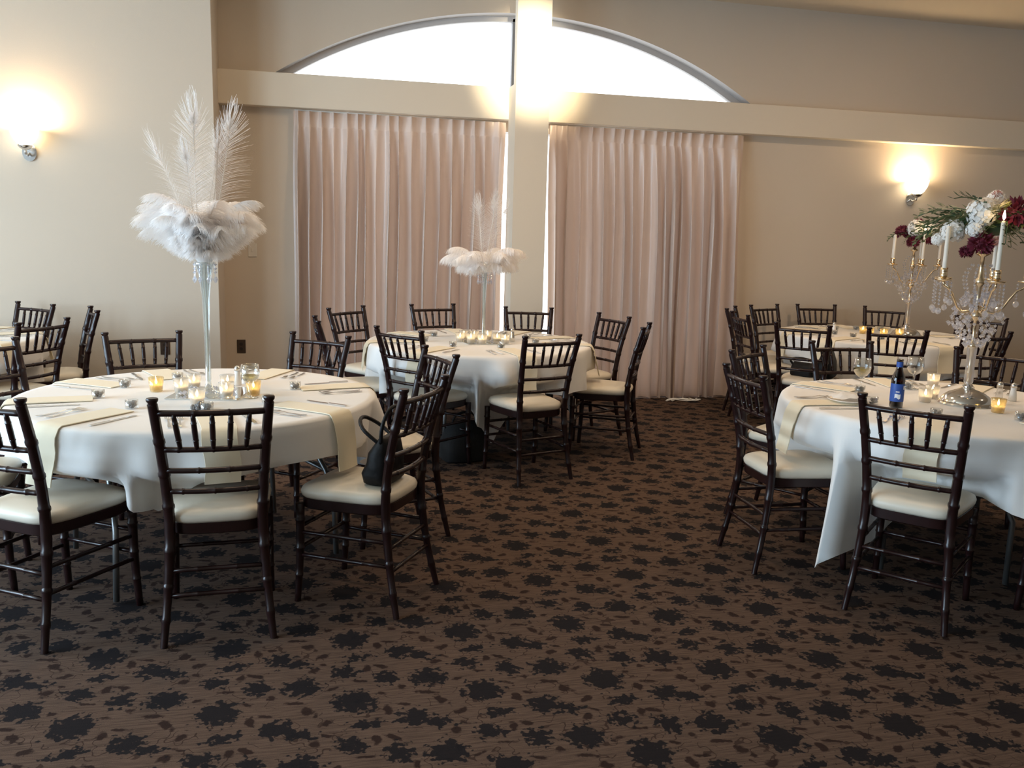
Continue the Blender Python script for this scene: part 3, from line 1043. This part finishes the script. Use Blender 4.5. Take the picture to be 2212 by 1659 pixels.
spec2 = [(k * 360 / 13 + rf.uniform(-9, 9), rf.uniform(4, 14), rf.choice((0, 1)), rf.uniform(.92, 1.02)) for k in range(13)]
spec2 += [(k * 360 / 9 + 14 + rf.uniform(-9, 9), rf.uniform(-4, 10), rf.choice((3, 4)), rf.uniform(.7, .85)) for k in range(10)]
feather_piece((1.165, 5.95, TOPZ + .006), 'glass vase with drooping white plumes and tall feathers before the curtain', spec2,
              [(169, 8, 0, .74, -11), (169, 3, 1, .72, -11), (-11, 3, 2, .74, -11), (-11, 9, 1, .78, -11), (-11, 13, 0, .70, 10)], .49)

# ------------------------------------------------------------------ table centre pieces
def mirror_tile(x, y, rz, s, label):
    o = MB().box((-s / 2, -s / 2, 0), (s / 2, s / 2, .005), .0015).build('mirror_tile', 'mirror', loc=(x, y, TOPZ), smooth=False)
    o.rotation_euler = (0, 0, rz)
    return tag(o, label, 'mirror', 'mirror tiles under the vases')
mirror_tile(-.450, 4.065, R(-10), .31, 'square mirror tile under the full plume vase')
mirror_tile(1.165, 5.96, R(8), .30, 'square mirror tile under the vase before the curtain')

V_GL = MB().lathe([(.024, 0), (.027, .003), (.034, .066), (.0325, .066), (.026, .008), (.004, .007)], 16, caps=False)
V_MESH = {m: V_GL.mesh('votive_glass', m) for m in ('frost_glass', 'amber_glass')}
V_WAX = MB().lathe([(.0235, .008), (.0245, .030), (.020, .031), (.006, .028)], 14).mesh('candle', 'wax')
V_WICK = MB().tube([(0, 0, .028), (.001, 0, .036)], .0009, 5).mesh('wick', 'wick')
V_FLAME = MB().lathe([(.0012, .034), (.0052, .041), (.0056, .046), (.0030, .055), (.0006, .063)], 10).mesh('flame', 'flame')
def votive(x, y, label, amber=False, z=0., s=1.):
    t = thing('votive_candle', label, 'candle', (x, y, TOPZ + z), rnd.uniform(0, 6), 'lit votive candles')
    t.scale = (s, s, s)
    obj('votive_glass', V_MESH['amber_glass' if amber else 'frost_glass'], t)
    c = obj('candle', V_WAX, t)
    obj('wick', V_WICK, c)
    obj('flame', V_FLAME, t)
    return t
for x, y, am, z, lab in ((-.693, 4.139, 1, 0, 'amber glass votive standing apart beside the full plume vase'),
                         (-.478, 3.812, 0, 0, 'clear votive in front of the mirror tile, nearest the grey candies'),
                         (-.372, 3.945, 0, .006, 'clear votive on the front corner of the mirror tile'),
                         (-.385, 4.15, 0, .006, 'clear votive on the back of the mirror tile by the shakers'),
                         (-.262, 4.013, 1, 0, 'amber votive beside the mirror tile and the wine glass'),
                         (-.575, 4.06, 0, .006, 'clear votive on the mirror tile side towards the amber glass'),
                         (-.535, 4.175, 0, .006, 'clear votive on the back corner of the mirror tile')):
    votive(x, y, lab, am, z)
for k, (dx, dy) in enumerate(((-.16, .02), (-.10, -.07), (-.03, -.12), (-.12, .10), (.05, .10), (.09, -.05), (-.05, .08), (.13, -.12))):
    votive(1.165 + dx, 5.95 + dy, ('clear votive of the far feather vase, ' + ('at the mirror edge', 'before the stem', 'nearest the camera', 'behind the edge', 'right behind the stem', 'beside the shaker', 'behind the stem', 'in front of the shaker')[k]), False, .006 if max(abs(dx), abs(dy)) < .14 else 0)
for x, y, am, lab in ((2.883, 3.584, 0, 'clear votive between the beer bottle and the candelabra'), (2.985, 3.665, 0, 'clear votive just behind another one beside the candelabra base'),
                      (3.273, 4.021, 0, 'clear votive at the back of the large candelabra table'), (3.051, 3.309, 1, 'amber votive in front of the candelabra base')):
    votive(x, y, lab, am)
for k, (dx, dy) in enumerate(((-.16, -.06), (-.08, -.13), (.06, -.14), (-.13, .08))):
    votive(4.70 + dx, 6.45 + dy, 'amber votive by the far candelabra, ' + ('towards the curtain', 'in front of the stem', 'nearest the crystals', 'behind the stem')[k], True)

gm = random.Random(9)
def gems(cx, cy, n, r0, r1, lab):
    m = MB()
    for k in range(n):
        a, q = gm.uniform(0, 2 * PI), gm.uniform(r0, r1)
        m.gem((q * math.cos(a), q * math.sin(a), .010), .010, .009)
    o = m.build('crystal_scatter', 'crystal', loc=(cx, cy, TOPZ + .006), smooth=False)
    o['kind'] = 'stuff'
    tag(o, lab, 'crystals')
gems(-.45, 4.065, 26, .06, .145, 'small clear crystals scattered on the mirror under the full plumes')
gems(1.165, 5.96, 26, .06, .14, 'small clear crystals scattered around the far plume vase')

def candy_pile(x, y, lab):
    m = MB()
    rr = random.Random(3)
    for k in range(34):
        a, q = rr.uniform(0, 2 * PI), .036 * math.sqrt(rr.random())
        m.ball((q * math.cos(a), q * .8 * math.sin(a), .007 + (.024 * (1 - q / .036)) * rr.random()), .0085, 6, 5)
    o = m.build('candies', 'candy_grey', loc=(x, y, TOPZ))
    o['kind'] = 'stuff'
    tag(o, lab, 'candy')
candy_pile(-.455, 3.715, 'loose heap of grey candies before the clear votive')

def shaker(x, y, lab, h=.095, m='porcelain', cap='steel'):
    t = thing('shaker', lab, 'shaker', (x, y, TOPZ), 0, 'salt and pepper shakers')
    MB().lathe([(.016, 0), (.019, .003), (.0165, .03), (.0125, h * .62), (.0135, h * .74)], 14).build('body', m, t)
    MB().lathe([(.0145, h * .74), (.0145, h * .86), (.011, h * .95), (.004, h)], 14).build('cap', cap, t)
shaker(-.352, 4.285, 'white salt shaker nearer the wine glass on the full plume table')
shaker(-.318, 4.335, 'white pepper shaker behind its twin on the full plume table', .09)
shaker(1.385, 6.0, 'steel shaker beside the votives of the far plume vase', .10, 'steel')
shaker(3.326, 3.609, 'glass shaker behind the amber votive of the candelabra', .09, 'frost_glass')
shaker(3.372, 3.572, 'white shaker nearest the picture edge behind the amber votive', .09)
shaker(4.35, 6.62, 'white shaker beside the amber votives of the far candelabra', .09)

def goblet(x, y, lab, h=.165, rb=.040, wine=None, group='stemmed glasses'):
    t = thing('wine_glass', lab, 'glass', (x, y, TOPZ), 0, group)
    b0 = h * .46
    prof = [(.034, 0), (.034, .002), (.010, .006), (.0042, .014), (.0036, b0 * .6), (.006, b0 * .94), (.014, b0)]
    bowl = [(rb * .62, b0 + (h - b0) * .10), (rb * .92, b0 + (h - b0) * .32), (rb, b0 + (h - b0) * .55), (rb * .90, h)]
    MB().lathe(prof, 18).build('stem', 'clear_glass', t)
    MB().lathe([(.012, b0)] + bowl + [(rb * .87, h), (rb * .96, b0 + (h - b0) * .55), (rb * .88, b0 + (h - b0) * .33), (rb * .57, b0 + (h - b0) * .12), (.006, b0 + .004)], 22, caps=False).build('bowl', 'clear_glass', t)
    if wine:
        f = wine
        zt = b0 + (h - b0) * f
        rt = rb * .90
        MB().lathe([(.006, b0 + .006), (rb * .55, b0 + (h - b0) * .13), (rb * .84, b0 + (h - b0) * .31), (rt, zt)], 20).build('liquid', 'wine', t, auto=50)
goblet(-.271, 3.945, 'stemmed glass with a little pale wine beside the mirror tile', .15, .042, .40)
goblet(2.711, 3.85, 'stemmed glass half full of white wine', .175, .044, .50)
goblet(3.08, 3.93, 'clear empty stemmed glass behind the beer bottle', .17, .044)

t = thing('beer_bottle', 'brown beer bottle with a blue label', 'bottle', (2.642, 3.475, TOPZ))
MB().lathe([(.024, 0), (.029, .003), (.0302, .010), (.0302, .128), (.027, .148), (.0175, .172), (.0138, .190), (.0130, .216), (.0148, .217), (.0148, .224), (.0130, .226)], 22).build('bottle_body', 'brown_glass', t)
MB().lathe([(.026, .006), (.0275, .095), (.0275, .097)], 18).build('beer', 'brown_glass', t)
lb = MB().lathe([(.0306, .030), (.0308, .031), (.0308, .112), (.0306, .113)], 24, caps=False).build('label', 'bottle_label', t, auto=40)
def wrap(a0, a1, z0, z1, w=.0311, wave=0.):
    rows = []
    for k in range(9):
        a = R(a0 + (a1 - a0) * k / 8)
        dz = wave * math.sin(k * .8)
        rows.append([(w * math.cos(a), w * math.sin(a), z0 + dz), (w * math.cos(a), w * math.sin(a), z1 + dz * .4)])
    return MB().grid(rows)
wrap(215, 262, .046, .066, wave=.004).build('label_script', 'label_white', lb)
wrap(222, 252, .074, .079).build('label_script', 'label_white', lb)
wrap(285, 312, .088, .104).build('label_badge', 'label_white', lb)
MB().lathe([(.0150, .160 + .03), (.0146, .214)], 18, caps=False).build('neck_foil', 'bottle_label', t)

t = thing('dessert_plate', 'white plate with a crumpled napkin left of the beer bottle', 'plate', (2.475, 3.60, TOPZ + .002))
MB().lathe([(.05, 0), (.055, .003), (.088, .012), (.096, .016), (.095, .018), (.085, .0145), (.05, .006)], 28).build('plate_body', 'porcelain', t)
pr = random.Random(6)
rows = []
for i in range(9):
    row = []
    for j in range(9):
        x, y = (i - 4) * .020, (j - 4) * .017
        row.append((x, y, .020 + .022 * max(0, 1 - (x * x + y * y) / .009) + pr.uniform(-.008, .008)))
    rows.append(row)
cn = MB().grid(rows).build('crumpled_napkin', 'linen_white', loc=(2.475, 3.60, TOPZ + .004))
tag(cn, 'crumpled white paper napkin lying on the plate', 'napkin')

# ------------------------------------------------------------------ candelabra
ARM_A = (290, 2, 74, 146, 218)
def candelabra(loc, rz, label, which, lit):
    x, y, z = loc
    t = thing('candelabra', label, 'candelabra', loc, rz, 'gold and crystal candelabra')
    MB().lathe([(.122, 0), (.128, .005), (.124, .012), (.114, .016), (.112, .024), (.100, .040), (.080, .054), (.056, .064), (.034, .072), (.022, .080), (.026, .088), (.014, .100)], 28).build('base', 'silver', t, auto=35)
    MB().lathe([(.016, .098), (.021, .110), (.019, .19), (.022, .27), (.017, .285)], 12, caps=False).build('glass_column', 'crystal', t, smooth=False)
    MB().lathe([(.012, .095), (.010, .14), (.016, .150), (.016, .158), (.009, .168), (.0085, .26), (.018, .272), (.022, .285), (.012, .300), (.008, .31), (.008, .40), (.016, .412), (.026, .425), (.018, .44), (.010, .455), (.010, .56), (.020, .575), (.024, .590), (.011, .605), (.009, .70), (.030, .712), (.030, .718), (.014, .728), (.010, .76), (.022, .775), (.024, .79), (.006, .80)], 16).build('stem', 'gold', t)
    cr = random.Random(which)
    cl = MB()
    for k in range(230):
        a = cr.uniform(0, 2 * PI)
        zz = cr.uniform(.28, .54)
        q = (.035 + .085 * math.sin(PI * (zz - .28) / .27)) * cr.uniform(.55, 1.05)
        cl.gem((q * math.cos(a), q * math.sin(a), zz), cr.uniform(.007, .011), cr.uniform(.008, .013))
    for k in range(10):
        a = 2 * PI * k / 10
        for j in range(11):
            q = .022 + .050 * (1 - (j / 10)) * math.sin(PI * j / 10)
            cl.gem(((.02 + q) * math.cos(a), (.02 + q) * math.sin(a), .66 - .018 * j), .0058, .008)
    c = cl.build('crystal_cluster', 'crystal', t, smooth=False)
    c['kind'] = 'stuff'
    for n_, ang in enumerate(ARM_A):
        ca, sa = math.cos(R(ang)), math.sin(R(ang))
        P = lambda r, zz: (r * ca, r * sa, zz)
        arm = MB().tube([P(.012, .47), P(.04, .445), P(.075, .440), P(.105, .465), P(.13, .51), P(.155, .548), P(.185, .565), P(.192, .585)], .0048, 8).build('arm', 'gold', t)
        MB().lathe([(.010, 0), (.034, .004), (.040, .010), (.038, .011), (.012, .008)], 16, P(.192, .585)).build('bobeche', 'gold', arm)
        MB().lathe([(.008, .008), (.015, .018), (.018, .030), (.013, .036), (.0165, .046), (.0165, .060), (.0125, .060)], 14, P(.192, .585)).build('candle_cup', 'gold', arm)
        for s in range(3):
            b_ = R(ang + s * 120 + 40)
            px, py = .192 * ca + .037 * math.cos(b_), .192 * sa + .037 * math.sin(b_)
            m = MB()
            L_ = .125 if s != 1 else .085
            nb = int(L_ / .016)
            for j in range(nb):
                m.gem((px, py, .588 - .012 - .016 * j), .0062, .0070)
            m.tube([(px, py, .588), (px, py, .588 - L_)], .0007, 4)
            m.ball((px, py, .588 - L_ - .016), .0135, 7, 5, (1, 1, 1.15))
            m.build('crystal_strand', 'crystal', arm, smooth=False)
        # the candle standing in the cup
        wx, wy = x + .192 * math.cos(R(ang) + rz), y + .192 * math.sin(R(ang) + rz)
        wz = z + .585 + .052
        on = n_ in lit
        names = ('front', 'right-hand', 'rear', 'rear left-hand', 'left-hand')
        cd = thing('taper_candle', ('lit' if on else 'unlit') + ' white taper candle on the ' + names[n_] + ' arm of the ' + ('large' if which == 1 else 'far') + ' candelabra', 'candle', (wx, wy, wz), 0, 'taper candles in the candelabra')
        H = .225 if on else .20
        MB().lathe([(.0110, 0), (.0112, .01), (.0095, H - .01), (.006, H), (.001, H - .002)], 12).build('wax', 'wax', cd)
        MB().tube([(0, 0, H - .003), (.001, 0, H + .008)], .0010, 5).build('wick', 'wick', cd)
        if on:
            MB().lathe([(.0015, H + .004), (.0068, H + .014), (.0072, H + .020), (.0042, H + .034), (.0006, H + .050)], 12).build('flame', 'flame', cd)
            lamp('flame_light', 'POINT', (wx, wy, wz + H + .06), .22, (1, .62, .28), shadow_soft_size=.02)
    return t
CR1, CR2 = (3.06, 3.52, TOPZ), (4.86, 6.36, TOPZ)
candelabra(CR1, R(-41), 'gold candelabra hung with crystals on the nearer table', 1, (0,))
candelabra(CR2, R(-37), 'gold candelabra standing on the far table by the wall', 2, (0,))

# ------------------------------------------------------------------ flower crowns of the candelabra
def petal(m, c, n, u, L_, w, cup):
    """one petal: a small bent kite from c along u, normal n"""
    v = n.cross(u)
    p = [c, c + u * L_ * .55 + v * w * .5 + n * cup * .5, c + u * L_ + n * cup, c + u * L_ * .55 - v * w * .5 + n * cup * .5]
    k = len(m.v)
    m.v += [tuple(q) for q in p]
    m.f.append((k, k + 1, k + 2, k + 3))
def sphere_dirs(n, r, zmin=-.75):
    out = []
    for k in range(n):
        z = 1 - (1 - zmin) * (k + .5) / n
        a = k * 2.39996 + r.uniform(-.1, .1)
        q = math.sqrt(max(0, 1 - z * z))
        out.append(Vector((q * math.cos(a), q * math.sin(a), z)))
    return out
def hydrangea(seed, rad):
    r = random.Random(seed)
    m = MB().ball((0, 0, 0), rad * .72, 10, 8)
    for d in sphere_dirs(80, r, -.9):
        c = d * rad * r.uniform(.82, 1.0)
        u = d.orthogonal().normalized()
        sp = r.uniform(0, 1.5)
        for k in range(4):
            uu = Matrix.Rotation(sp + k * PI / 2, 3, d) @ u
            petal(m, c, d, uu, rad * .26, rad * .26, rad * .05)
    return m
def dahlia(seed, rad):
    r = random.Random(seed)
    m = MB().ball((0, 0, 0), rad * .45, 10, 8)
    for d in sphere_dirs(120, r, -.8):
        u = (d + Vector((0, 0, -.15))).normalized()
        n = d.orthogonal().normalized()
        n = Matrix.Rotation(r.uniform(0, 6), 3, d) @ n
        petal(m, d * rad * .40, n, u, rad * r.uniform(.5, .66), rad * .24, 0)
    return m
def frond(seed, L_=.2):
    r = random.Random(seed)
    m = MB()
    sp = [Vector((L_ * t, .02 * math.sin(3 * t + seed), .03 * math.sin(2.6 * t) - .05 * t * t)) for t in [i / 8 for i in range(9)]]
    m.tube(sp, .0016, 4)
    for i in range(1, 17):
        t = i / 16
        p = sp[min(8, int(t * 8))] + Vector((L_ * (t - int(t * 8) / 8), 0, 0))
        for s in (1, -1):
            l_ = .060 * (1 - .55 * t) * r.uniform(.8, 1.15)
            u = Vector((.62, s * .75, r.uniform(-.25, .25))).normalized()
            petal(m, p, Vector((0, 0, 1)), u, l_, .013, -.004)
    return m
FROND = [frond(k).mesh('frond', ('leaf_green', 'leaf_olive', 'leaf_green')[k]) for k in range(3)]
def flowers(loc, label, heads, fronds, group):
    t = thing('flower_arrangement', label, 'flowers', loc, R(-39), group)
    MB().ball((0, 0, 0), .06, 12, 8, (1.5, 1, .8)).build('moss_core', 'leaf_green', t)
    for k, (kind, x, y, z, r_) in enumerate(heads):
        if kind == 'w':
            hydrangea(k, r_).build('white_hydrangea', 'petal_white', t, smooth=False, loc=(x, y, z))
        elif kind == 'p':
            dahlia(k, r_).build('blush_flower', 'petal_blush', t, smooth=False, loc=(x, y, z))
        else:
            dahlia(k, r_).build('burgundy_dahlia', 'petal_burgundy', t, smooth=False, loc=(x, y, z))
    for k, (ang, el, L_) in enumerate(fronds):
        o = obj('frond', FROND[k % 3], t, (.03 * math.cos(R(ang)), .03 * math.sin(R(ang)), -.01 + .02 * (k % 3)))
        o.rotation_euler = (R(25 * math.sin(k * 2.1)), -R(el), R(ang))
        o.scale = (L_, L_, L_)
fr1 = random.Random(31)
fro = [(a, fr1.uniform(-22, 28), fr1.uniform(.8, 1.35)) for a in range(0, 360, 17)] + [(170, 4, 1.5), (185, -14, 1.5), (178, 20, 1.45), (160, -6, 1.4), (200, 8, 1.45), (20, 10, 1.4), (-15, -10, 1.3)]
flowers((3.08, 3.50, TOPZ + .845), 'white and burgundy flowers with ferns crowning the large candelabra',
        [('w', -.055, -.075, .055, .068), ('w', -.165, -.05, -.03, .055), ('w', -.225, -.03, -.07, .030), ('b', .085, -.055, .05, .088), ('b', -.045, -.09, -.085, .066),
         ('b', -.10, -.07, -.125, .036), ('w', -.075, -.09, -.02, .04), ('w', .06, .10, .06, .06), ('b', -.09, .10, .02, .06), ('b', .20, .02, .0, .07), ('w', .0, .0, .115, .045), ('p', .02, -.10, -.075, .028), ('p', .0, -.02, .135, .028)],
        fro, 'flower crowns of the candelabra')
flowers((4.87, 6.36, TOPZ + .84), 'burgundy and white flowers crowning the far candelabra',
        [('b', -.11, -.05, .02, .065), ('w', -.01, -.07, .05, .070), ('b', -.02, -.08, -.06, .06), ('w', .10, -.02, .03, .06), ('b', .09, -.05, -.04, .055), ('w', .0, .08, .03, .06), ('b', .0, .0, .09, .05)],
        [(a, fr1.uniform(-25, 22), fr1.uniform(.7, 1.0)) for a in range(0, 360, 24)], 'flower crowns of the candelabra')

# ------------------------------------------------------------------ bags
def loft(sections, n=24):
    rs = []
    for (z, hx, hy, ox, oy, e) in sections:
        rs.append([(ox + hx * math.copysign(abs(math.cos(2 * PI * j / n)) ** e, math.cos(2 * PI * j / n)), oy + hy * math.copysign(abs(math.sin(2 * PI * j / n)) ** e, math.sin(2 * PI * j / n)), z) for j in range(n)])
    return MB().rings(rs)
def handbag(name, label, loc, rz, secs, strap, m='leather_black', buckle=True):
    t = thing(name, label, 'bag', loc, rz, 'black bags')
    loft(secs).build('bag_body', m, t)
    z1 = secs[-1][0]
    if strap:
        for pts in strap:
            bamboo(pts, .008, (), 8, 20).build('strap', m, t)
    if buckle:
        MB().lathe([(.010, -.003), (.012, 0), (.010, .003)], 10, (0, -secs[1][2] - .004, z1 * .55)).build('clasp', 'steel', t)
    return t
SEAT_Z = .498
handbag('handbag', 'slouchy black leather handbag leaning on the chair back, strap looped up', (.278, 3.452, SEAT_Z - .004), R(150),
        [(.0, .046, .085, 0, 0, .5), (.012, .058, .105, 0, 0, .5), (.05, .062, .112, .004, .004, .6), (.09, .054, .104, -.004, -.004, .6), (.13, .050, .100, -.008, .005, .7), (.165, .036, .086, -.016, 0, .75), (.188, .022, .078, -.02, 0, .8), (.196, .008, .07, -.022, 0, .9)],
        [[(-.02, .075, .17), (-.03, .085, .24), (-.04, .05, .30), (-.05, 0, .315), (-.045, -.05, .29), (-.03, -.085, .23), (-.02, -.075, .17)],
         [(-.01, .07, .17), (.05, .08, .22), (.085, .045, .25), (.095, -.01, .255), (.08, -.055, .235), (.045, -.08, .205), (-.005, -.07, .17)]])
handbag('handbag', 'small black purse on the seat before the far candelabra table', (3.66, 5.92, SEAT_Z - .003), R(30),
        [(.0, .05, .085, 0, 0, .5), (.01, .056, .095, 0, 0, .5), (.06, .05, .095, 0, 0, .55), (.095, .03, .085, 0, 0, .7), (.105, .008, .08, 0, 0, .8)],
        [[(0, .09, .08), (-.02, .10, .12), (-.03, 0, .14), (-.02, -.10, .12), (0, -.09, .08)]])
handbag('tote_bag', 'large black tote bag on the same seat as the small purse', (3.82, 5.86, SEAT_Z - .003), R(-45),
        [(.0, .055, .12, 0, 0, .5), (.012, .062, .13, 0, 0, .5), (.12, .055, .125, 0, 0, .55), (.20, .030, .10, 0, 0, .7), (.215, .010, .09, 0, 0, .8)],
        [[(0, .07, .20), (0, .08, .26), (0, .0, .30), (0, -.08, .26), (0, -.07, .20)]])
handbag('tote_bag', 'black bag standing on the carpet under the small feather table', (.98, 5.62, .002), R(10),
        [(.0, .14, .10, 0, 0, .5), (.015, .155, .115, 0, 0, .5), (.14, .15, .11, 0, 0, .6), (.23, .12, .07, .01, 0, .7), (.26, .08, .02, .02, 0, .9)],
        [[(-.08, 0, .24), (-.07, -.02, .30), (.0, -.03, .33), (.07, -.02, .30), (.08, 0, .24)]], 'fabric_black')
